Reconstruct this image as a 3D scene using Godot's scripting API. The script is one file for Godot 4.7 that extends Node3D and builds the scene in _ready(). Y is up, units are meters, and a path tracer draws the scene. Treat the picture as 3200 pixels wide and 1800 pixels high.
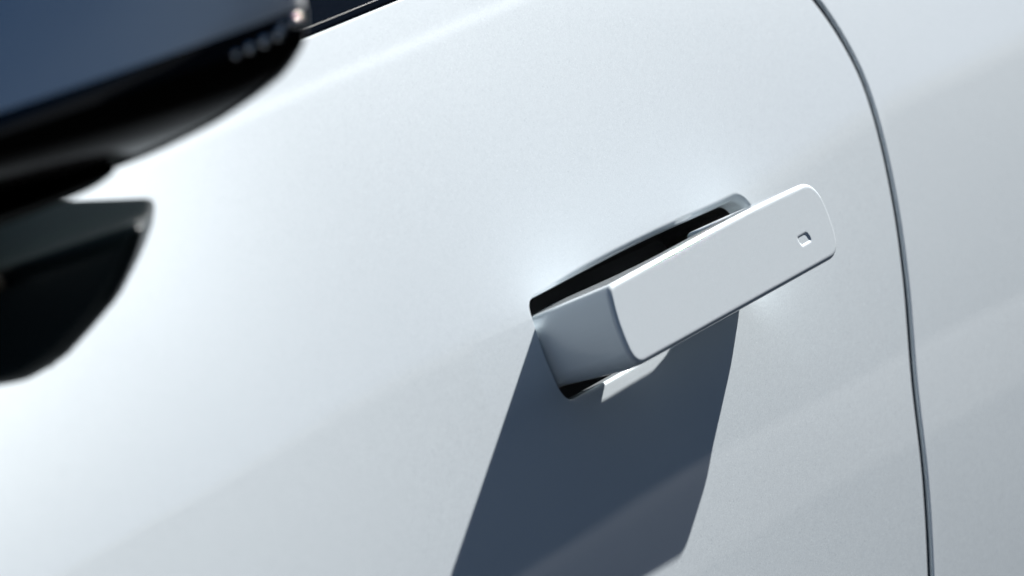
extends Node3D
# Close-up of a pearl white car door: flush handle swung out, mirror out of focus at the upper left.
# x runs along the car to its rear, y up, z out of the door; the origin is the middle of the handle's opening.

const CAM_R := Vector3(0.470992, -0.348927, 0.810195)
const CAM_U := Vector3(0.253432, 0.933249, 0.254595)
const CAM_D := Vector3(0.844949, -0.085417, -0.527983)
const CAM_AT := Vector3(-2.066317, 0.214028, 1.204180)
const CAM_FOV := 7.0941
const GROUND := -0.95
const HAZE := 0.44
const BELT := 0.171
const TILT_A := 0.085
const TILT_B := 0.5
const TILT_Q := 1.0
const CREASE_Y := 0.1475
const CREASE_S := 0.055
const CREASE_W := 0.0034

var rng := RandomNumberGenerator.new()
var M := {}

# ------------------------------------------------------------------ mesh building
class Build:
	var v := PackedVector3Array()
	var n := PackedVector3Array()
	var uv := PackedVector2Array()
	var ix := PackedInt32Array()
	func tri(a: int, b: int, c: int) -> void:
		var g := (v[b] - v[a]).cross(v[c] - v[a])
		if g.dot(n[a] + n[b] + n[c]) > 0.0:
			ix.append(a); ix.append(c); ix.append(b)
		else:
			ix.append(a); ix.append(b); ix.append(c)
	func quad(a: int, b: int, c: int, d: int) -> void:
		tri(a, b, c); tri(a, c, d)
	func put(p: Vector3, nn: Vector3) -> int:
		v.append(p); n.append(nn.normalized()); uv.append(Vector2(p.x, p.y))
		return v.size() - 1
	# rows of points and normals, all of one length
	func grid(P: Array, N: Array, closed := false) -> void:
		var first := v.size()
		var w: int = P[0].size()
		for r in P.size():
			for k in w:
				put(P[r][k], N[r][k])
		for r in P.size() - 1:
			for k in (w if closed else w - 1):
				var k2 := (k + 1) % w
				quad(first + r * w + k, first + r * w + k2, first + (r + 1) * w + k2, first + (r + 1) * w + k)
	# the same, with normals worked out from the points
	func smooth_grid(P: Array, closed := false, flip := false) -> void:
		var N := []
		var h := P.size()
		var w: int = P[0].size()
		for r in h:
			var row := PackedVector3Array()
			for k in w:
				var k0 := (k - 1 + w) % w if closed else maxi(k - 1, 0)
				var k1 := (k + 1) % w if closed else mini(k + 1, w - 1)
				var du: Vector3 = P[r][k1] - P[r][k0]
				var dv: Vector3 = P[mini(r + 1, h - 1)][k] - P[maxi(r - 1, 0)][k]
				var c := du.cross(dv)
				if c.length() < 1e-12:
					var rr := 1 if r == 0 else h - 2
					du = P[rr][k1] - P[rr][k0]
					c = du.cross(dv)
				row.append(-c.normalized() if flip else c.normalized())
			N.append(row)
		grid(P, N, closed)
	func fan(P: PackedVector3Array, nn: Vector3) -> void:
		var c := Vector3.ZERO
		for p in P: c += p
		var m := put(c / P.size(), nn)
		var first := v.size()
		for p in P: put(p, nn)
		for k in P.size():
			tri(m, first + k, first + (k + 1) % P.size())
	func mesh() -> ArrayMesh:
		var a := []
		a.resize(Mesh.ARRAY_MAX)
		a[Mesh.ARRAY_VERTEX] = v
		a[Mesh.ARRAY_NORMAL] = n
		a[Mesh.ARRAY_TEX_UV] = uv
		a[Mesh.ARRAY_INDEX] = ix
		var m := ArrayMesh.new()
		m.add_surface_from_arrays(Mesh.PRIMITIVE_TRIANGLES, a)
		return m

func obj(called: String, m: Mesh, mat: Material, parent: Node = self) -> MeshInstance3D:
	var o := MeshInstance3D.new()
	o.name = called
	o.mesh = m
	o.material_override = mat
	parent.add_child(o, true)
	return o

# ------------------------------------------------------------------ materials
func flake_normals(size: int, sigma: float) -> ImageTexture:
	var d := PackedByteArray()
	d.resize(size * size * 3)
	for i in size * size:
		var s := sigma * (5.0 if rng.randf() < 0.01 else 1.0)
		var a := rng.randfn(0.0, s)
		var b := rng.randfn(0.0, s)
		var q := Vector3(clampf(a, -0.9, 0.9), clampf(b, -0.9, 0.9), 1.0).normalized()
		d[i * 3] = int(q.x * 127.5 + 127.5)
		d[i * 3 + 1] = int(q.y * 127.5 + 127.5)
		d[i * 3 + 2] = int(q.z * 127.5 + 127.5)
	return ImageTexture.create_from_image(Image.create_from_data(size, size, false, Image.FORMAT_RGB8, d))

func lin(r: float, g: float, b: float, a := 1.0) -> Color:
	var c := Color(r, g, b).linear_to_srgb()
	c.a = a
	return c

func std(c: Color, rough: float, metal := 0.0) -> StandardMaterial3D:
	var m := StandardMaterial3D.new()
	m.albedo_color = c
	m.roughness = rough
	m.metallic = metal
	return m

func materials() -> void:
	var p := std(lin(0.68, 0.742, 0.778), 0.68, 0.17)
	p.resource_name = "pearl_white_paint"
	p.clearcoat_enabled = true
	p.clearcoat = 1.0
	p.clearcoat_roughness = 0.015
	p.normal_enabled = true
	p.normal_texture = flake_normals(1024, 0.026)
	p.normal_scale = 1.0
	p.uv1_triplanar = true
	p.uv1_world_triplanar = true
	p.uv1_scale = Vector3(4.3, 4.3, 4.3)
	M.paint = p
	var capm := std(lin(0.93, 0.94, 0.94), 0.36, 0.55)
	capm.clearcoat_enabled = true
	capm.clearcoat = 1.0
	capm.clearcoat_roughness = 0.03
	M.cap = capm
	M.liner = std(lin(0.004, 0.004, 0.0045), 0.7)
	M.rubber = std(lin(0.004, 0.006, 0.010), 0.7)
	M.rubber.specular_mode = BaseMaterial3D.SPECULAR_DISABLED
	M.gap = std(lin(0.030, 0.042, 0.055), 0.6)
	M.bead = std(lin(0.014, 0.0125, 0.011), 0.45, 0.2)
	var g := std(lin(0.002, 0.003, 0.005, 0.93), 0.02)
	g.transparency = BaseMaterial3D.TRANSPARENCY_ALPHA
	M.glass = g
	M.cabin = std(lin(0.015, 0.018, 0.024), 0.8)
	M.black = std(lin(0.005, 0.0045, 0.0035), 0.15)
	M.black.metallic_specular = 0.08
	M.foot = std(lin(0.009, 0.014, 0.0145), 0.3)
	M.foot.metallic_specular = 0.24
	M.gloss = std(lin(0.004, 0.006, 0.010), 0.08)
	M.mirror = std(lin(0.5, 0.53, 0.56), 0.02, 1.0)
	M.chrome = std(lin(0.8, 0.8, 0.8), 0.14, 1.0)
	var asphalt := std(lin(0.11, 0.11, 0.11), 0.9)
	var nt := NoiseTexture2D.new()
	nt.width = 512; nt.height = 512; nt.seamless = true
	var fn := FastNoiseLite.new()
	fn.seed = 4
	fn.frequency = 0.06
	fn.fractal_octaves = 5
	nt.noise = fn
	var ramp := Gradient.new()
	ramp.set_color(0, lin(0.006, 0.0085, 0.0125))
	ramp.set_color(1, lin(0.010, 0.0125, 0.016))
	nt.color_ramp = ramp
	asphalt.albedo_color = Color.WHITE
	asphalt.albedo_texture = nt
	asphalt.uv1_triplanar = true
	asphalt.uv1_world_triplanar = true
	asphalt.uv1_scale = Vector3(0.4, 0.4, 0.4)
	asphalt.specular_mode = BaseMaterial3D.SPECULAR_DISABLED
	M.asphalt = asphalt
	M.kerb = std(lin(0.24, 0.24, 0.235), 0.9)
	M.pavement = std(lin(0.12, 0.13, 0.14), 0.9)
	M.hill = std(lin(0.04, 0.05, 0.05), 0.95)

# ------------------------------------------------------------------ the skin of the door
func slope(y: float) -> float:           # how much the skin faces up: -dz/dy
	var yy := clampf(y, -0.29, 0.2)
	var s := TILT_A + TILT_B * yy
	if yy > 0.0: s += TILT_Q * yy * yy
	s += CREASE_S * exp(-pow((y - CREASE_Y) / CREASE_W, 2.0))
	return s

var z_table := PackedFloat32Array()
const Z0 := -0.8
const DZ := 0.0005
func fill_z() -> void:
	var count := int((0.3 - Z0) / DZ) + 2
	z_table.resize(count)
	var z := 0.0
	var zero := int(round(-Z0 / DZ))
	z_table[zero] = 0.0
	for i in range(zero + 1, count):
		z -= slope(Z0 + (i - 0.5) * DZ) * DZ
		z_table[i] = z
	z = 0.0
	for i in range(zero - 1, -1, -1):
		z += slope(Z0 + (i + 0.5) * DZ) * DZ
		z_table[i] = z

func skin_z(y: float) -> float:
	var t := clampf((y - Z0) / DZ, 0.0, z_table.size() - 1.001)
	var i := int(t)
	return lerpf(z_table[i], z_table[i + 1], t - i)

func skin(x: float, y: float) -> Vector3:
	return Vector3(x, y, skin_z(y) + bow(x) - TWIST * front(x) * pow(maxf(y, 0.0), 2.0))

# towards the mirror the upper half also leans in more
const TWIST := 0.95
func front(x: float) -> float:
	return smoothstep(-0.2, -0.65, x)

# towards the mirror the door is drawn out a little
const BOW := 0.04
func bow(x: float) -> float:
	var u := clampf((-0.2 - x) / 0.45, 0.0, 1.0)
	var past := maxf(0.0, -0.65 - x)
	return BOW * (0.45 * (u * u * u - u * u * u * u * 0.5) + past)
func bow_slope(x: float) -> float:
	var u := clampf((-0.2 - x) / 0.45, 0.0, 1.0)
	return BOW * u * u * (3.0 - 2.0 * u)

# pressed steel is never quite true: waves of a few hundredths of a millimetre bend what it mirrors
func skin_n(y: float, x := 0.0) -> Vector3:
	var wx := 0.0020 * sin(x * 17.0 + y * 23.0 + 0.6)
	var wy := 0.0022 * sin(x * 9.0 + y * 30.0 + 1.9) + 0.0011 * sin(x * 21.0 + y * 44.0 + 4.0)
	return Vector3(bow_slope(x) + wx, slope(y) + 2.0 * TWIST * front(x) * maxf(y, 0.0) + wy, 1).normalized()

const SHUT_Y := [-0.75, -0.55, -0.4, -0.3, -0.228, -0.181, -0.133, -0.081, -0.039, 0.006, 0.039, 0.081, 0.11, 0.14, 0.171, 0.2]
const SHUT_X := [-0.31, -0.12, 0.005, 0.099, 0.151, 0.182, 0.209, 0.245, 0.270, 0.290, 0.296, 0.286, 0.264, 0.225, 0.17, 0.11]
func shut_x(y: float) -> float:
	var i := 0
	while i < SHUT_Y.size() - 2 and SHUT_Y[i + 1] < y: i += 1
	var t: float = (y - SHUT_Y[i]) / (SHUT_Y[i + 1] - SHUT_Y[i])
	var h: float = SHUT_Y[i + 1] - SHUT_Y[i]
	var m0 := _tan(i)
	var m1 := _tan(i + 1)
	var t2 := t * t
	var t3 := t2 * t
	return (2 * t3 - 3 * t2 + 1) * SHUT_X[i] + (t3 - 2 * t2 + t) * h * m0 + (-2 * t3 + 3 * t2) * SHUT_X[i + 1] + (t3 - t2) * h * m1
func _tan(i: int) -> float:
	var a := maxi(i - 1, 0)
	var b := mini(i + 1, SHUT_Y.size() - 1)
	return (SHUT_X[b] - SHUT_X[a]) / (SHUT_Y[b] - SHUT_Y[a])
func shut_e(y: float) -> Vector3:        # across the gap, towards the rear
	var d := (shut_x(y + 0.002) - shut_x(y - 0.002)) / 0.004
	return Vector3(1, -d, 0).normalized()

# a polygon with its corners cut by smooth bends: [x, y, cut]
func rounded(pts: Array, per := 12) -> PackedVector2Array:
	var out := PackedVector2Array()
	var c := pts.size()
	for i in c:
		var p := Vector2(pts[i][0], pts[i][1])
		var a := Vector2(pts[(i - 1 + c) % c][0], pts[(i - 1 + c) % c][1])
		var b := Vector2(pts[(i + 1) % c][0], pts[(i + 1) % c][1])
		var cut: float = pts[i][2]
		if cut <= 0.0:
			out.append(p)
			continue
		var s := p + (a - p).normalized() * cut
		var e := p + (b - p).normalized() * cut
		for k in per + 1:
			var t := float(k) / per
			out.append(s.lerp(p, t).lerp(p.lerp(e, t), t))
	return out

func resample(pts: PackedVector2Array, count: int) -> PackedVector2Array:
	var length := 0.0
	for i in pts.size(): length += pts[i].distance_to(pts[(i + 1) % pts.size()])
	var out := PackedVector2Array()
	var at := 0.0
	var i := 0
	var done := 0.0
	for k in count:
		var want := length * k / count
		while true:
			var d := pts[i % pts.size()].distance_to(pts[(i + 1) % pts.size()])
			if done + d >= want and d > 0.0:
				out.append(pts[i % pts.size()].lerp(pts[(i + 1) % pts.size()], (want - done) / d))
				break
			done += d
			i += 1
	return out

# ------------------------------------------------------------------ the tangent frame of the handle
var HO: Vector3
var HU: Vector3
var HV: Vector3
var HW: Vector3
func handle_frame() -> void:
	var y0 := -0.018
	HO = skin(0, y0)
	HW = skin_n(y0)
	HU = Vector3(1, 0, 0)
	HV = HW.cross(HU).normalized()
func to_y(v: float) -> float:            # height on the skin for a height in the handle's frame
	return HO.y + v * HV.y

# where the opening stands, counter-clockwise in the handle's frame
const OPENING := [[-0.1352, -0.003, 0.012], [-0.1335, -0.0258, 0.0105], [0.1075, -0.0285, 0.012], [0.1160, -0.004, 0.010], [0.1138, 0.0214, 0.0115], [0.0, 0.0262, 0.04], [-0.1285, 0.0278, 0.0075]]

func linspace(a: float, b: float, step: float) -> PackedFloat32Array:
	var c := maxi(1, int(ceil(absf(b - a) / step)))
	var out := PackedFloat32Array()
	for k in c + 1: out.append(lerpf(a, b, float(k) / c))
	return out

func lip_radius(u: float, v: float) -> float:
	var r := lerpf(0.0016, 0.0040, smoothstep(-0.125, -0.06, u))
	r = lerpf(r, 0.0043, smoothstep(0.075, 0.11, u) * smoothstep(-0.01, 0.015, v))
	return lerpf(0.0022, r, smoothstep(-0.02, -0.005, v))

func build_door(parent: Node3D) -> MeshInstance3D:
	var b := Build.new()
	var X0 := -0.2
	var X1 := 0.17
	var Y0 := -0.1
	var Y1 := 0.07
	var low := linspace(-0.55, Y0, 0.012)
	var mid := linspace(Y0, Y1, 0.003)
	var high := linspace(Y1, 0.138, 0.006)
	high.append_array(linspace(0.138, 0.158, 0.0005).slice(1))
	high.append_array(linspace(0.158, BELT - 0.002, 0.003).slice(1))
	var left := linspace(-0.85, X0, 0.012)
	var middle := linspace(0.0, 1.0, 0.003 / (X1 - X0))
	var rear := linspace(0.0, 1.0, 0.06)
	var xm := func(y: float) -> float: return X1 if y >= Y0 - 0.001 and y <= Y1 + 0.001 else minf(X1, shut_x(y) - 0.03)
	for ys in [low, mid, high]:
		var P := []
		var N := []
		for y in ys:
			var row := PackedVector3Array()
			var nn := PackedVector3Array()
			for x in left:
				row.append(skin(x, y)); nn.append(skin_n(y, x))
			P.append(row); N.append(nn)
		b.grid(P, N)
		P = []; N = []
		for y in ys:
			var row := PackedVector3Array()
			var nn := PackedVector3Array()
			var e := shut_e(y)
			var r := 0.0020
			var xa: float = xm.call(y)
			var xb := shut_x(y)
			for t in rear:
				var x := lerpf(xa, xb, t)
				var p := skin(x, y)
				p -= e * r * t
				row.append(p); nn.append(skin_n(y, x))
			var edge := skin(xb, y)
			for k in range(1, 7):
				var a := k / 6.0 * PI / 2
				row.append(edge - e * r * (1 - sin(a)) - skin_n(y) * r * (1 - cos(a)))
				nn.append(skin_n(y) * cos(a) + e * sin(a))
			row.append(edge - skin_n(y) * 0.016); nn.append(e)
			P.append(row); N.append(nn)
		b.grid(P, N)
		if ys == mid: continue
		P = []; N = []
		for y in ys:
			var row := PackedVector3Array()
			var nn := PackedVector3Array()
			for t in middle:
				row.append(skin(lerpf(X0, xm.call(y), t), y)); nn.append(skin_n(y, lerpf(X0, xm.call(y), t)))
			P.append(row); N.append(nn)
		b.grid(P, N)
	# the top edge rolls in under the window seal
	var PT := []
	var NT := []
	for k in 7:
		var a := k / 6.0 * PI / 2
		var row := PackedVector3Array()
		var nn := PackedVector3Array()
		var up := Vector3(0, 1, -slope(BELT)).normalized()
		for x in linspace(-0.85, shut_x(BELT) - 0.002, 0.03):
			row.append(skin(x, BELT - 0.002) + up * 0.002 * sin(a) - skin_n(BELT) * 0.002 * (1 - cos(a)))
			nn.append(skin_n(BELT) * cos(a) + up * sin(a))
		PT.append(row); NT.append(nn)
	var inner := PackedVector3Array()
	for p in PT[6]: inner.append(p - skin_n(BELT) * 0.02)
	PT.append(inner); NT.append(NT[6])
	b.grid(PT, NT)
	# round the opening: rings from the lip out to the frame of the grid, corner to corner
	var frame := PackedVector2Array()
	var xs := linspace(X0, X1, 0.003)
	# order: left side downwards, bottom, right upwards, top backwards, as the opening runs
	for k in range(mid.size() - 1, 0, -1): frame.append(Vector2(X0, mid[k]))
	for k in xs.size() - 1: frame.append(Vector2(xs[k], Y0))
	for k in mid.size() - 1: frame.append(Vector2(X1, mid[k]))
	for k in range(xs.size() - 1, 0, -1): frame.append(Vector2(xs[k], Y1))
	var fine := resample(rounded(OPENING, 16), 2400)
	var hole := PackedVector2Array()
	# match the sides so that rings do not twist
	var corner := []
	for q in [Vector2(-0.126, 0.026), Vector2(-0.131, -0.022), Vector2(0.104, -0.025), Vector2(0.1125, 0.02)]:
		var best := 0
		for i in fine.size():
			if fine[i].distance_to(q) < fine[best].distance_to(q): best = i
		corner.append(best)
	var sides := [mid.size() - 1, xs.size() - 1, mid.size() - 1, xs.size() - 1]
	for s in 4:
		var from: int = corner[s]
		var to: int = corner[(s + 1) % 4]
		if to < from: to += fine.size()
		for k in sides[s]:
			var t: float = from + (to - from) * float(k) / sides[s]
			var i := int(t)
			hole.append(fine[i % fine.size()].lerp(fine[(i + 1) % fine.size()], t - i))
	var count := hole.size()
	var P := []
	var N := []
	var outward := PackedVector2Array()
	for k in count:
		var t: Vector2 = hole[(k + 1) % count] - hole[(k - 1 + count) % count]
		outward.append(Vector2(t.y, -t.x).normalized())
	for ring in range(-2, 0):
		var row := PackedVector3Array()
		var nn := PackedVector3Array()
		for k in count:
			var e := HU * outward[k].x + HV * outward[k].y
			row.append(skin(hole[k].x, to_y(hole[k].y)) - HW * (0.012 if ring == -2 else lip_radius(hole[k].x, hole[k].y)))
			nn.append(-e)
		P.append(row); N.append(nn)
	for ring in range(1, 9):
		var a := (1.0 - ring / 8.0) * PI / 2
		var row := PackedVector3Array()
		var nn := PackedVector3Array()
		for k in count:
			var r := lip_radius(hole[k].x, hole[k].y)
			var e := HU * outward[k].x + HV * outward[k].y
			var q := hole[k] + outward[k] * r * (1 - sin(a))
			row.append(skin(q.x, to_y(q.y)) - HW * r * (1 - cos(a)))
			nn.append(skin_n(to_y(q.y), q.x) * cos(a) - e * sin(a))
		P.append(row); N.append(nn)
	for ring in range(1, 19):
		var t := pow(ring / 18.0, 1.6)
		var row := PackedVector3Array()
		var nn := PackedVector3Array()
		for k in count:
			var q := hole[k] + outward[k] * lip_radius(hole[k].x, hole[k].y)
			var at := Vector2(q.x, to_y(q.y)).lerp(frame[k], t)
			row.append(skin(at.x, at.y)); nn.append(skin_n(at.y, at.x))
		P.append(row); N.append(nn)
	b.grid(P, N, true)
	var door := obj("front_door", b.mesh(), M.paint, parent)
	# black pocket behind the opening
	var c := Build.new()
	P = []; N = []
	for ring in 4:
		var row := PackedVector3Array()
		var nn := PackedVector3Array()
		for k in count:
			var e := HU * outward[k].x + HV * outward[k].y
			var q: Vector2 = hole[k] + outward[k] * [0.0003, 0.004, 0.004, -0.004][ring]
			row.append(skin(q.x, to_y(q.y)) - HW * [0.0065, 0.0085, 0.05, 0.055][ring])
			nn.append(-e if ring != 0 else HW)
		P.append(row); N.append(nn)
	c.grid(P, N, true)
	c.fan(P[3], HW)
	obj("handle_pocket", c.mesh(), M.liner, door)
	return door

# ------------------------------------------------------------------ the handle: a field meshed as surface nets
const OUTLINE := [[-0.1345, -0.003, 0.014], [-0.1328, -0.0226, 0.0095], [0.1035, -0.0262, 0.0125], [0.1108, -0.002, 0.012], [0.1078, 0.0163, 0.0135], [0.04, 0.0190, 0.05], [-0.1262, 0.0196, 0.0065]]
const SECTION := [[-0.16, 0.044], [0.13, 0.0462], [0.13, 0.0405], [0.105, 0.0375], [0.092, 0.028], [0.0825, 0.013], [0.072, 0.003], [0.060, -0.0045],
	[0.046, -0.0045], [0.0475, 0.002], [0.058, 0.0105], [0.0675, 0.0165], [0.068, 0.0205], [0.063, 0.0232], [0.050, 0.0252], [0.0, 0.0256], [-0.044, 0.0250], [-0.058, 0.0215], [-0.069, 0.015], [-0.076, 0.006], [-0.081, -0.004], [-0.083, -0.0145],
	[-0.1295, -0.0145], [-0.1325, -0.002], [-0.1352, 0.006], [-0.1395, 0.013], [-0.16, 0.02]]

func poly_dist(p: Vector2, pts: PackedVector2Array) -> float:
	var d := 1e9
	var inside := false
	var j := pts.size() - 1
	for i in pts.size():
		var a := pts[i]
		var e := pts[j] - a
		var w := p - a
		var h := clampf(w.dot(e) / e.length_squared(), 0.0, 1.0)
		d = minf(d, (w - e * h).length_squared())
		if (a.y > p.y) != (pts[j].y > p.y) and p.x < (pts[j].x - a.x) * (p.y - a.y) / (pts[j].y - a.y) + a.x:
			inside = not inside
		j = i
	return -sqrt(d) if inside else sqrt(d)

const CELL := 0.0009
const LO := Vector3(-0.1385, -0.0305, -0.032)
const HI := Vector3(0.1145, 0.0235, 0.0515)
var nu: int
var nv: int
var nw: int
var f_out := PackedFloat32Array()
var f_sec := PackedFloat32Array()

func blerp(f: PackedFloat32Array, w: int, h: int, x: float, y: float) -> float:
	x = clampf(x, 0, w - 1.001)
	y = clampf(y, 0, h - 1.001)
	var i := int(x)
	var j := int(y)
	var a := x - i
	var b := y - j
	var o := j * w + i
	return (f[o] * (1 - a) + f[o + 1] * a) * (1 - b) + (f[o + w] * (1 - a) + f[o + w + 1] * a) * b

const EDGE := 0.0027
func join(a: float, b: float) -> float:
	a += EDGE
	b += EDGE
	if a > 0.0 and b > 0.0: return sqrt(a * a + b * b) - EDGE
	return maxf(a, b) - EDGE

func dimple(u: float, v: float, w: float) -> float:
	# a small slot pressed into the face near its free end
	var p := Vector2(u - 0.0725, v + 0.0094)
	p.x += p.y * 0.3
	var q := Vector2(absf(p.x) - 0.0043, absf(p.y) - 0.0008)
	var d := Vector2(maxf(q.x, 0), maxf(q.y, 0)).length() + minf(maxf(q.x, q.y), 0) - 0.0011
	var face := 0.044 + (u + 0.16) * 0.0022 / 0.29
	return maxf(d, -(w - face + 0.0003))

func field(p: Vector3) -> float:
	var x := (p.x - LO.x) / CELL
	# the underside of the arms rises towards the door
	var y := (p.y - 0.0042 * clampf(1.0 - p.z / 0.034, 0.0, 1.1) * smoothstep(0.01, -0.05, p.x) * smoothstep(0.004, -0.02, p.y) - LO.y) / CELL
	var z := (p.z - LO.z) / CELL
	var d := join(blerp(f_out, nu, nv, x, y), blerp(f_sec, nu, nw, x, z))
	if p.z > 0.04 and p.x > 0.058 and p.x < 0.082:
		var k := 0.0016
		var m := -dimple(p.x, p.y, p.z)
		var h := maxf(k - absf(d - m), 0.0) / k
		d = maxf(d, m) + h * h * k * 0.25
	return d

func build_handle(parent: Node3D) -> MeshInstance3D:
	nu = int((HI.x - LO.x) / CELL) + 2
	nv = int((HI.y - LO.y) / CELL) + 2
	nw = int((HI.z - LO.z) / CELL) + 2
	var outline := rounded(OUTLINE, 8)
	var section := PackedVector2Array()
	for s in SECTION: section.append(Vector2(s[0], s[1]))
	# round the section's bends a little
	var soft := []
	for i in SECTION.size(): soft.append([SECTION[i][0], SECTION[i][1], 0.0 if i in [0, 1, 26] else 0.0026])
	section = rounded(soft, 3)
	f_out.resize(nu * nv)
	f_sec.resize(nu * nw)
	for i in nu:
		for j in nv: f_out[j * nu + i] = poly_dist(Vector2(LO.x + i * CELL, LO.y + j * CELL), outline)
		for k in nw: f_sec[k * nu + i] = poly_dist(Vector2(LO.x + i * CELL, LO.z + k * CELL), section)
	var val := PackedFloat32Array()
	val.resize(nu * nv * nw)
	for k in nw:
		for j in nv:
			var o := (k * nv + j) * nu
			for i in nu:
				var a := f_out[j * nu + i]
				var b := f_sec[k * nu + i]
				if a > 0.003 or b > 0.003 or (a < -0.008 and b < -0.008): val[o + i] = maxf(a, b)
				else: val[o + i] = field(LO + Vector3(i, j, k) * CELL)
	var b := Build.new()
	var id := PackedInt32Array()
	id.resize(nu * nv * nw)
	id.fill(-1)
	var step := [1, nu, nu * nv]
	var corner := [0, 1, nu, nu + 1, nu * nv, nu * nv + 1, nu * nv + nu, nu * nv + nu + 1]
	var edges := [[0, 1], [2, 3], [4, 5], [6, 7], [0, 2], [1, 3], [4, 6], [5, 7], [0, 4], [1, 5], [2, 6], [3, 7]]
	var off := []
	for c in 8: off.append(Vector3(c & 1, (c >> 1) & 1, c >> 2))
	for k in nw - 1:
		for j in nv - 1:
			for i in nu - 1:
				var o := (k * nv + j) * nu + i
				if absf(val[o]) > CELL * 2.2: continue
				var mask := 0
				for c in 8:
					if val[o + corner[c]] < 0.0: mask |= 1 << c
				if mask == 0 or mask == 255: continue
				var s := Vector3.ZERO
				var hits := 0
				for e in edges:
					var va := val[o + corner[e[0]]]
					var vb := val[o + corner[e[1]]]
					if (va < 0.0) != (vb < 0.0):
						s += off[e[0]].lerp(off[e[1]], va / (va - vb))
						hits += 1
				var p := LO + (Vector3(i, j, k) + s / hits) * CELL
				var g := Vector3.ZERO
				for it in 2:
					var h := 0.0003
					g = Vector3(field(p + Vector3(h, 0, 0)) - field(p - Vector3(h, 0, 0)), field(p + Vector3(0, h, 0)) - field(p - Vector3(0, h, 0)), field(p + Vector3(0, 0, h)) - field(p - Vector3(0, 0, h))) / (2 * h)
					if g.length() > 0.2: p -= g * clampf(field(p), -CELL, CELL) / g.length_squared()
				id[o] = b.put(HO + HU * p.x + HV * p.y + HW * p.z, HU * g.x + HV * g.y + HW * g.z)
	for k in range(1, nw - 1):
		for j in range(1, nv - 1):
			for i in range(1, nu - 1):
				var o := (k * nv + j) * nu + i
				if absf(val[o]) > CELL * 2.2: continue
				for ax in 3:
					var in0 := val[o] < 0.0
					if in0 == (val[o + step[ax]] < 0.0): continue
					var s1: int = step[(ax + 1) % 3]
					var s2: int = step[(ax + 2) % 3]
					var a := id[o]
					var c1 := id[o - s1]
					var c2 := id[o - s1 - s2]
					var c3 := id[o - s2]
					if a >= 0 and c1 >= 0 and c2 >= 0 and c3 >= 0: b.quad(a, c1, c2, c3)
	var m: StandardMaterial3D = M.paint.duplicate()
	m.normal_scale = 0.5
	return obj("door_handle", b.mesh(), m, parent)

# ------------------------------------------------------------------ the panel behind the shut line
func build_rear_panel(parent: Node3D) -> void:
	var b := Build.new()
	var gap := 0.0052
	var r := 0.0012
	var ys := linspace(-0.75, 0.138, 0.008)
	ys.append_array(linspace(0.138, 0.158, 0.001).slice(1))
	ys.append_array(linspace(0.158, 0.171, 0.004).slice(1))
	var P := []
	var N := []
	for y in ys:
		var row := PackedVector3Array()
		var nn := PackedVector3Array()
		var e := shut_e(y)
		var edge := skin(shut_x(y), y) + e * gap
		row.append(edge - e * 0.004 - skin_n(y) * 0.0135); nn.append(skin_n(y))
		row.append(edge - skin_n(y) * 0.013); nn.append(-e + skin_n(y))
		row.append(edge - skin_n(y) * 0.011); nn.append(-e)
		for k in range(0, 7):
			var a := (1 - k / 6.0) * PI / 2
			row.append(edge + e * r * (1 - sin(a)) - skin_n(y) * r * (1 - cos(a)))
			nn.append(skin_n(y) * cos(a) - e * sin(a))
		var last: Vector3 = row[row.size() - 1]
		for x in [0.01, 0.02, 0.03, 0.04, 0.05, 0.06, 0.07, 0.08, 0.1, 0.12, 0.14, 0.16, 0.18, 0.2, 0.22, 0.24, 0.27, 0.3, 0.34, 0.4, 0.6, 1.0, 1.5]:
			row.append(skin(last.x + x, lerpf(last.y, y, minf(1.0, x / 0.01)))); nn.append(skin_n(y, last.x + x))
		P.append(row); N.append(nn)
	b.grid(P, N)
	var panel := obj("rear_panel", b.mesh(), M.paint, parent)
	# dark rubber lip down in the gap
	var s := Build.new()
	P = []
	for y in ys:
		var e := shut_e(y)
		var edge := skin(shut_x(y), y)
		P.append(PackedVector3Array([edge - skin_n(y) * 0.0050 - e * 0.001, edge + e * 0.0015 - skin_n(y) * 0.0026, edge + e * 0.0036 - skin_n(y) * 0.0019, edge + e * (gap + 0.0004) - skin_n(y) * 0.0023]))
	s.smooth_grid(P)
	obj("gap_seal", s.mesh(), M.gap, panel)

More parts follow.
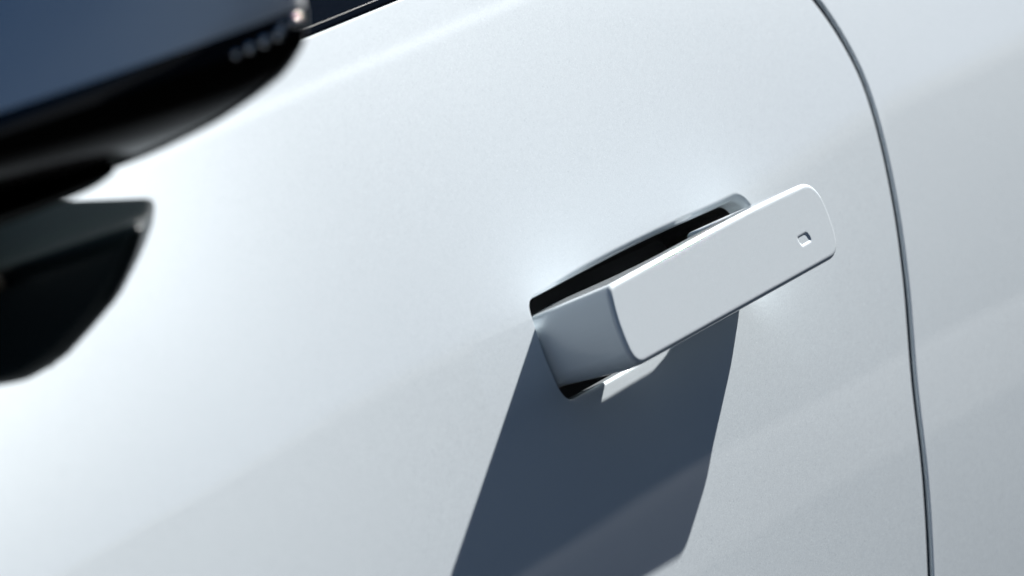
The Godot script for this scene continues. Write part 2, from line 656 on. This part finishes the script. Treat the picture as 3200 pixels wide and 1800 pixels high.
# ------------------------------------------------------------------ window and its seal
func build_window(car: Node3D, door: Node3D) -> void:
	var b := Build.new()
	var base := skin(0, BELT)
	var up := Vector3(0, 1, -0.45).normalized()
	var out := Vector3(0, 0.45, 1).normalized()
	var low := base + Vector3(0, -0.01, -0.0045)
	var P := []
	for t in [0.0, 0.01, 0.3]:
		var row := PackedVector3Array()
		for x in linspace(-0.85, 0.4, 0.1): row.append(Vector3(x, low.y, low.z) + up * t)
		P.append(row)
	b.smooth_grid(P)
	var back := []
	for row in P:
		var q := PackedVector3Array()
		for p in row: q.append(p - out * 0.004)
		back.append(q)
	b.smooth_grid(back, false, true)
	obj("window_glass", b.mesh(), M.glass, door)
	# rubber strip with a thin bead
	for part in 2:
		var s := Build.new()
		var prof := PackedVector2Array()   # (z, y) from the belt corner
		if part == 0:
			prof = rounded([[-0.0005, -0.003, 0.0], [0.0004, 0.0006, 0.0008], [-0.0022, 0.0030, 0.001], [-0.0036, 0.0022, 0.0], [-0.004, -0.008, 0.0]], 4)
		else:
			for k in 8: prof.append(Vector2(-0.0029, 0.0030) + Vector2(0.00025, 0).rotated(k * TAU / 8))
		var rows := []
		for x in linspace(-0.85, 0.17, 0.05):
			var row := PackedVector3Array()
			for q in prof: row.append(Vector3(x, base.y + q.y, base.z + q.x))
			rows.append(row)
		s.smooth_grid(rows, true, part == 1)
		obj(["window_seal", "seal_bead"][part], s.mesh(), [M.rubber, M.bead][part], door)
	var c := Build.new()
	var ring := []
	for q in [[-0.04, 0.10], [-0.35, 0.10], [-0.35, 0.55], [-0.2, 0.55]]:
		var row := PackedVector3Array()
		for x in linspace(-0.85, 1.2, 0.3): row.append(Vector3(x, q[1], q[0] + base.z))
		ring.append(row)
	c.smooth_grid(ring)
	obj("cabin_lining", c.mesh(), M.cabin, car)

# ------------------------------------------------------------------ the mirror
const SHELL := [[0.02, 0.158, 0.01], [0.15, 0.1565, 0.02], [0.20, 0.1615, 0.02], [0.226, 0.1705, 0.012], [0.2390, 0.184, 0.012], [0.2415, 0.25, 0.03], [0.231, 0.302, 0.03], [0.13, 0.312, 0.04], [0.01, 0.30, 0.03]]
const REAR_X := -0.6
const GLASS_YAW := 0.15
const GLASS_PITCH := 0.01
const GLASS_R := 3.0
const SPLIT := 0.1905
const BAND := 0.1825

func shell_reach(y: float, poly: PackedVector2Array) -> Vector2:
	var lo := 1e9
	var hi := -1e9
	for i in poly.size():
		var a := poly[i]
		var c := poly[(i + 1) % poly.size()]
		if (a.y <= y) != (c.y <= y):
			var z := a.x + (c.x - a.x) * (y - a.y) / (c.y - a.y)
			lo = minf(lo, z); hi = maxf(hi, z)
	return Vector2(lo, hi)

func shell_gauge(z: float, y: float, poly: PackedVector2Array) -> float:
	var c := Vector2(0.12, 0.18)
	var d := Vector2(z, y) - c
	if d.length() < 1e-6: return 0.0
	for i in poly.size():
		var a := poly[i] - c
		var b := poly[(i + 1) % poly.size()] - c
		var den := d.cross(b - a)
		if absf(den) < 1e-12: continue
		var t := a.cross(b - a) / den
		var s := a.cross(d) / den
		if t > 0.0 and s >= -1e-6 and s <= 1.000001: return minf(1.0, 1.0 / t)
	return 1.0

func shell_x(z: float, y: float, poly: PackedVector2Array, grow := 0.0) -> float:
	var r := shell_gauge(z, y, poly)
	return REAR_X - (0.105 + grow) * (1.0 - 3.4 * maxf(0.0, y - 0.186)) * pow(maxf(0.0, 1.0 - r * r), 0.8) - grow

func shell_part(y0: float, y1: float, poly: PackedVector2Array, grow := 0.0, z0 := -1.0, rows := 22) -> ArrayMesh:
	var b := Build.new()
	var P := []
	for r in rows + 1:
		var y := lerpf(y0, y1, r / float(rows))
		var reach := shell_reach(y, poly)
		if z0 > -0.5: reach.x = maxf(reach.x, z0)
		var row := PackedVector3Array()
		for k in 61:
			var t := k / 60.0
			t = 0.5 - 0.5 * cos(PI * t)
			var z := lerpf(reach.x, reach.y, t)
			row.append(Vector3(shell_x(z, y, poly, grow), y + 0.0088 * clampf((0.245 - z) / 0.19, 0.0, 1.0) * exp(-pow((y - 0.187) / 0.03, 2.0)), z))
		var tip: Vector3 = row[60]
		for q in [[0.0022, 0.0009], [0.0050, 0.0012], [0.0080, 0.0010], [0.0105, 0.0002], [0.0118, -0.0016]]: row.append(tip + Vector3(q[0], 0, q[1]))
		P.append(row)
	b.smooth_grid(P)
	return b.mesh()

func build_mirror(car: Node3D) -> void:
	var poly := rounded(SHELL, 10)
	var lo := 1e9
	var hi := -1e9
	for p in poly:
		lo = minf(lo, p.y); hi = maxf(hi, p.y)
	var cap := obj("side_mirror", shell_part(SPLIT, hi - 0.0002, poly, 0.0, -1.0, 40), M.cap, car)
	cap.set_meta("label", "smooth silver mirror cap above a black underside")
	obj("lower_shell", shell_part(lo + 0.0002, BAND, poly), M.black, cap)
	obj("indicator_strip", shell_part(BAND, SPLIT, poly, 0.0, -1.0, 6), M.gloss, cap)
	# glass and rim at the back
	var g := Build.new()
	var ring := PackedVector3Array()
	for p in resample(poly, 120): ring.append(Vector3(REAR_X, p.y, p.x))
	var inner := PackedVector3Array()
	var deep := PackedVector3Array()
	for p in ring:
		inner.append(Vector3(REAR_X + 0.004, lerpf(p.y, 0.228, 0.05), lerpf(p.z, 0.12, 0.05)))
		deep.append(Vector3(REAR_X - 0.004, lerpf(p.y, 0.228, 0.1), lerpf(p.z, 0.12, 0.1)))
	g.smooth_grid([ring, inner, deep], true, true)
	obj("mirror_rim", g.mesh(), M.black, cap)
	# the glass bulges a little and is turned towards the driver
	var gl := Build.new()
	var rows := []
	for s in 9:
		var row := PackedVector3Array()
		for p in deep:
			var y := lerpf(0.228, p.y, s / 8.0)
			var z := lerpf(0.12, p.z, s / 8.0)
			var d2 := pow(y - 0.228, 2.0) + pow(z - 0.12, 2.0)
			row.append(Vector3(REAR_X - 0.006 + (z - 0.12) * GLASS_YAW + (y - 0.228) * GLASS_PITCH - d2 / (2.0 * GLASS_R), y, z))
		rows.append(row)
	gl.smooth_grid(rows, true)
	obj("mirror_glass", gl.mesh(), M.mirror, cap)
	# small lamps in the strip
	for q in [[0.2388, 0.1872, 0.0026], [0.2362, 0.1868, 0.0019], [0.2345, 0.1846, 0.0022], [0.2318, 0.1842, 0.0023], [0.2288, 0.1838, 0.0021], [0.2258, 0.1834, 0.0016]]:
		var s := SphereMesh.new()
		s.radius = q[2]; s.height = q[2] * 2.0
		s.radial_segments = 16; s.rings = 8
		var o := obj("indicator_lamp", s, M.chrome, cap)
		o.position = Vector3(shell_x(q[0], q[1], poly) + 0.0008, q[1], q[0])
	# neck under the housing
	var n := Build.new()
	var P := []
	for k in 9:
		var t := k / 8.0
		var z := lerpf(0.0, 0.150, t)
		var w := 0.045 * pow(1.0 - pow(t, 3.0), 0.5) + 0.001
		var h := 0.0055 * pow(1.0 - pow(t, 4.0), 0.5) + 0.0004
		var row := PackedVector3Array()
		for a in 20:
			row.append(Vector3(-0.62 + cos(a * TAU / 20) * w, 0.1565 + sin(a * TAU / 20) * h, z))
		P.append(row)
	n.smooth_grid(P, true)
	n.fan(P[8], Vector3(0, 0, 1))
	P = []
	for k in 5:
		var y := lerpf(0.125, 0.158, k / 4.0)
		var row := PackedVector3Array()
		for a in 20: row.append(Vector3(-0.575 + cos(a * TAU / 20) * 0.03, y, sin(a * TAU / 20) * (0.036 + 0.05 * pow(k / 4.0 - 0.5, 2.0))))
		P.append(row)
	n.smooth_grid(P, true, true)
	obj("mirror_neck", n.mesh(), M.black, cap)
	# foot on the door, a blade that points outwards
	foot_outline = rounded([[-0.03, 0.1325, 0.0], [0.1215, 0.1325, 0.012], [0.099, 0.1095, 0.02], [0.072, 0.0945, 0.03], [0.045, 0.0850, 0.02], [0.02, 0.0835, 0.02], [-0.03, 0.10, 0.0]], 6)
	obj("mirror_foot", nets(foot_field, Vector3(-0.578, 0.075, -0.012), Vector3(-0.47, 0.165, 0.13), 0.002), M.foot, cap)

var foot_outline: PackedVector2Array
func foot_field(p: Vector3) -> float:
	var t := clampf((p.x + 0.571) / 0.1, 0.0, 1.0)
	var z := 0.0 + p.z / (1.0 - 0.50 * t)
	var y := 0.1325 + (p.y - 0.1325 - 0.022 * smoothstep(0.0, 0.9, t) * clampf(1.0 - p.z / 0.085, 0.0, 1.0)) / (1.0 - 0.3 * t)
	var a := poly_dist(Vector2(z, y), foot_outline) + 0.009
	var b := maxf(-0.571 - p.x, p.x + 0.485) + 0.009
	if a > 0.0 and b > 0.0: return sqrt(a * a + b * b) - 0.009
	return maxf(a, b) - 0.009

# surface nets over a small field: one vertex in every cell the surface crosses
func nets(fn: Callable, lo: Vector3, hi: Vector3, cell: float) -> ArrayMesh:
	var a := int((hi.x - lo.x) / cell) + 2
	var b := int((hi.y - lo.y) / cell) + 2
	var c := int((hi.z - lo.z) / cell) + 2
	var val := PackedFloat32Array()
	val.resize(a * b * c)
	for k in c:
		for j in b:
			for i in a: val[(k * b + j) * a + i] = fn.call(lo + Vector3(i, j, k) * cell)
	var out := Build.new()
	var id := PackedInt32Array()
	id.resize(val.size())
	id.fill(-1)
	var step := [1, a, a * b]
	var h := cell * 0.3
	for k in c - 1:
		for j in b - 1:
			for i in a - 1:
				var o := (k * b + j) * a + i
				var s := Vector3.ZERO
				var hits := 0
				for e in 12:
					var ax := e / 4
					var q := Vector3i.ZERO
					q[(ax + 1) % 3] = e & 1
					q[(ax + 2) % 3] = (e >> 1) & 1
					var o0: int = o + q.x + q.y * a + q.z * a * b
					var va := val[o0]
					var vb := val[o0 + step[ax]]
					if (va < 0.0) != (vb < 0.0):
						var m := Vector3(q)
						m[ax] += va / (va - vb)
						s += m
						hits += 1
				if hits == 0: continue
				var p := lo + (Vector3(i, j, k) + s / hits) * cell
				var g := Vector3.ZERO
				for it in 2:
					g = Vector3(fn.call(p + Vector3(h, 0, 0)) - fn.call(p - Vector3(h, 0, 0)), fn.call(p + Vector3(0, h, 0)) - fn.call(p - Vector3(0, h, 0)), fn.call(p + Vector3(0, 0, h)) - fn.call(p - Vector3(0, 0, h))) / (2 * h)
					if g.length() > 0.2: p -= g * clampf(fn.call(p), -cell, cell) / g.length_squared()
				id[o] = out.put(p, g)
	for k in range(1, c - 1):
		for j in range(1, b - 1):
			for i in range(1, a - 1):
				var o := (k * b + j) * a + i
				for ax in 3:
					if (val[o] < 0.0) == (val[o + step[ax]] < 0.0): continue
					var s1: int = step[(ax + 1) % 3]
					var s2: int = step[(ax + 2) % 3]
					if id[o] >= 0 and id[o - s1] >= 0 and id[o - s1 - s2] >= 0 and id[o - s2] >= 0: out.quad(id[o], id[o - s1], id[o - s1 - s2], id[o - s2])
	return out.mesh()

# ------------------------------------------------------------------ ground, kerb, hills
# thin bright haze low in the sky under the sun, fading with height and away from the sun's side
func haze_cover() -> ImageTexture:
	var w := 512
	var h := 256
	var im := Image.create(w, h, false, Image.FORMAT_RGBAF)
	for r in h:
		var el := (0.5 - (r + 0.5) / h) * PI
		for c in w:
			var around := wrapf(((c + w / 4) % w + 0.5) / w - 0.5, -0.5, 0.5) * TAU
			var off := wrapf(around - atan2(0.836, 3.85), -PI, PI)
			var l := HAZE * exp(-maxf(el, 0.0) / deg_to_rad(7.0)) * (0.06 + 0.94 * exp(-pow(off / deg_to_rad(42.0), 2.0))) if el > -0.02 else 0.0
			im.set_pixel(c, r, Color(l * 0.91, l * 0.98, l * 1.1, 1.0))
	return ImageTexture.create_from_image(im)

func build_ground() -> void:
	var b := Build.new()
	var P := []
	for z in [-600.0, -20.0, 0.0, 4.0, 8.0, 20.0, 600.0]:
		var row := PackedVector3Array()
		for x in [-600.0, -20.0, 0.0, 20.0, 600.0]: row.append(Vector3(x, GROUND, z))
		P.append(row)
	b.smooth_grid(P, false, true)
	obj("ground", b.mesh(), M.asphalt).set_meta("kind", "structure")
	# a worn concrete edge on the ground beside the car, seen only as a reflection in the paint
	var from := 0.0
	for q in 4:
		var k := Build.new()
		var to: float = [0.22, 0.6, 1.3, 2.4][q]
		P = []
		for s in 61:
			var u := s / 60.0 * 2.0 - 1.0
			var mid := Vector3(6.75 + 6.0 * u, GROUND + 0.004, 4.0 - 5.6 * u - 0.9 * u * u) + Vector3(0.7, 0, 0.7) * (0.16 * sin(u * 11.0 + 1.0) + 0.05 * sin(u * 37.0))
			P.append(PackedVector3Array([mid - Vector3(0.7, 0, 0.7) * from, mid - Vector3(0.7, 0, 0.7) * to]))
		k.smooth_grid(P)
		obj("concrete_edge", k.mesh(), std(lin([0.15, 0.06, 0.025, 0.012][q], [0.153, 0.064, 0.028, 0.0135][q], [0.158, 0.07, 0.032, 0.016][q]), 0.95)).set_meta("kind", "structure")
		from = to
	# lighter paving in front of the car
	var v := Build.new()
	v.smooth_grid([PackedVector3Array([Vector3(-14, GROUND + 0.004, -6), Vector3(-1.7, GROUND + 0.004, -6)]), PackedVector3Array([Vector3(-14, GROUND + 0.004, 9), Vector3(-1.7, GROUND + 0.004, 9)])], false, true)
	obj("pavement", v.mesh(), M.pavement).set_meta("kind", "structure")
	# low hills all round
	var hill := Build.new()
	var noise := FastNoiseLite.new()
	noise.seed = 7
	noise.frequency = 0.012
	P = []
	for ring in 4:
		var row := PackedVector3Array()
		for s in 241:
			var az := s / 240.0 * TAU
			var at := Vector2(cos(az), sin(az))
			var top := 2.6 + 2.4 * noise.get_noise_2d(at.x * 420.0, at.y * 420.0) + 1.2 * noise.get_noise_2d(at.x * 2400.0, at.y * 2400.0)
			var far: float = [380.0, 420.0, 470.0, 560.0][ring]
			row.append(Vector3(at.x * far, GROUND - 0.3 + top * [0.0, 0.65, 1.0, 0.0][ring], at.y * far))
		P.append(row)
	hill.smooth_grid(P)
	obj("hills", hill.mesh(), M.hill).set_meta("kind", "structure")

func _ready() -> void:
	rng.seed = 11
	fill_z()
	handle_frame()
	# camera
	var cam := Camera3D.new()
	cam.name = "camera"
	add_child(cam)
	cam.transform = Transform3D(CAM_R, CAM_U, -CAM_D, CAM_AT)
	var at := CameraAttributesPhysical.new()
	at.frustum_focal_length = 282.0
	at.frustum_focus_distance = 2.40
	at.frustum_near = 0.05
	at.frustum_far = 4000.0
	at.exposure_aperture = 15.0
	cam.attributes = at
	cam.near = 0.05
	cam.far = 4000.0
	cam.fov = CAM_FOV
	cam.current = true
	# sky and exposure
	var env := Environment.new()
	env.background_mode = Environment.BG_SKY
	var sky := ProceduralSkyMaterial.new()
	sky.sky_top_color = lin(0.009, 0.024, 0.055)
	sky.sky_horizon_color = lin(0.036, 0.066, 0.112)
	sky.sky_curve = 0.12
	sky.ground_horizon_color = lin(0.03, 0.034, 0.038)
	sky.ground_bottom_color = lin(0.025, 0.025, 0.026)
	sky.sky_cover = haze_cover()
	sky.sky_cover_modulate = Color.WHITE
	env.sky = Sky.new()
	env.sky.sky_material = sky
	env.tonemap_mode = Environment.TONE_MAPPER_LINEAR
	env.tonemap_exposure = 1.88
	env.sdfgi_enabled = true
	env.ssao_enabled = true
	env.ssil_enabled = true
	var we := WorldEnvironment.new()
	we.name = "world_environment"
	we.environment = env
	add_child(we)
	var sun := DirectionalLight3D.new()
	sun.name = "sun"
	sun.light_energy = 1.6
	sun.light_color = Color(1.0, 0.995, 0.985)
	sun.light_angular_distance = 0.5
	sun.shadow_enabled = true
	sun.sky_mode = DirectionalLight3D.SKY_MODE_LIGHT_ONLY
	add_child(sun)
	sun.look_at_from_position(Vector3(3.7, 2.03, 0.836) * 10.0, Vector3.ZERO)
	# the place and the car
	materials()
	build_ground()
	var car := Node3D.new()
	car.name = "car"
	car.set_meta("label", "pearl white car with its flush door handle swung out and a black-bottomed mirror")
	car.set_meta("category", "car")
	add_child(car)
	var door := build_door(car)
	build_rear_panel(car)
	build_window(car, door)
	build_handle(door)
	build_mirror(car)
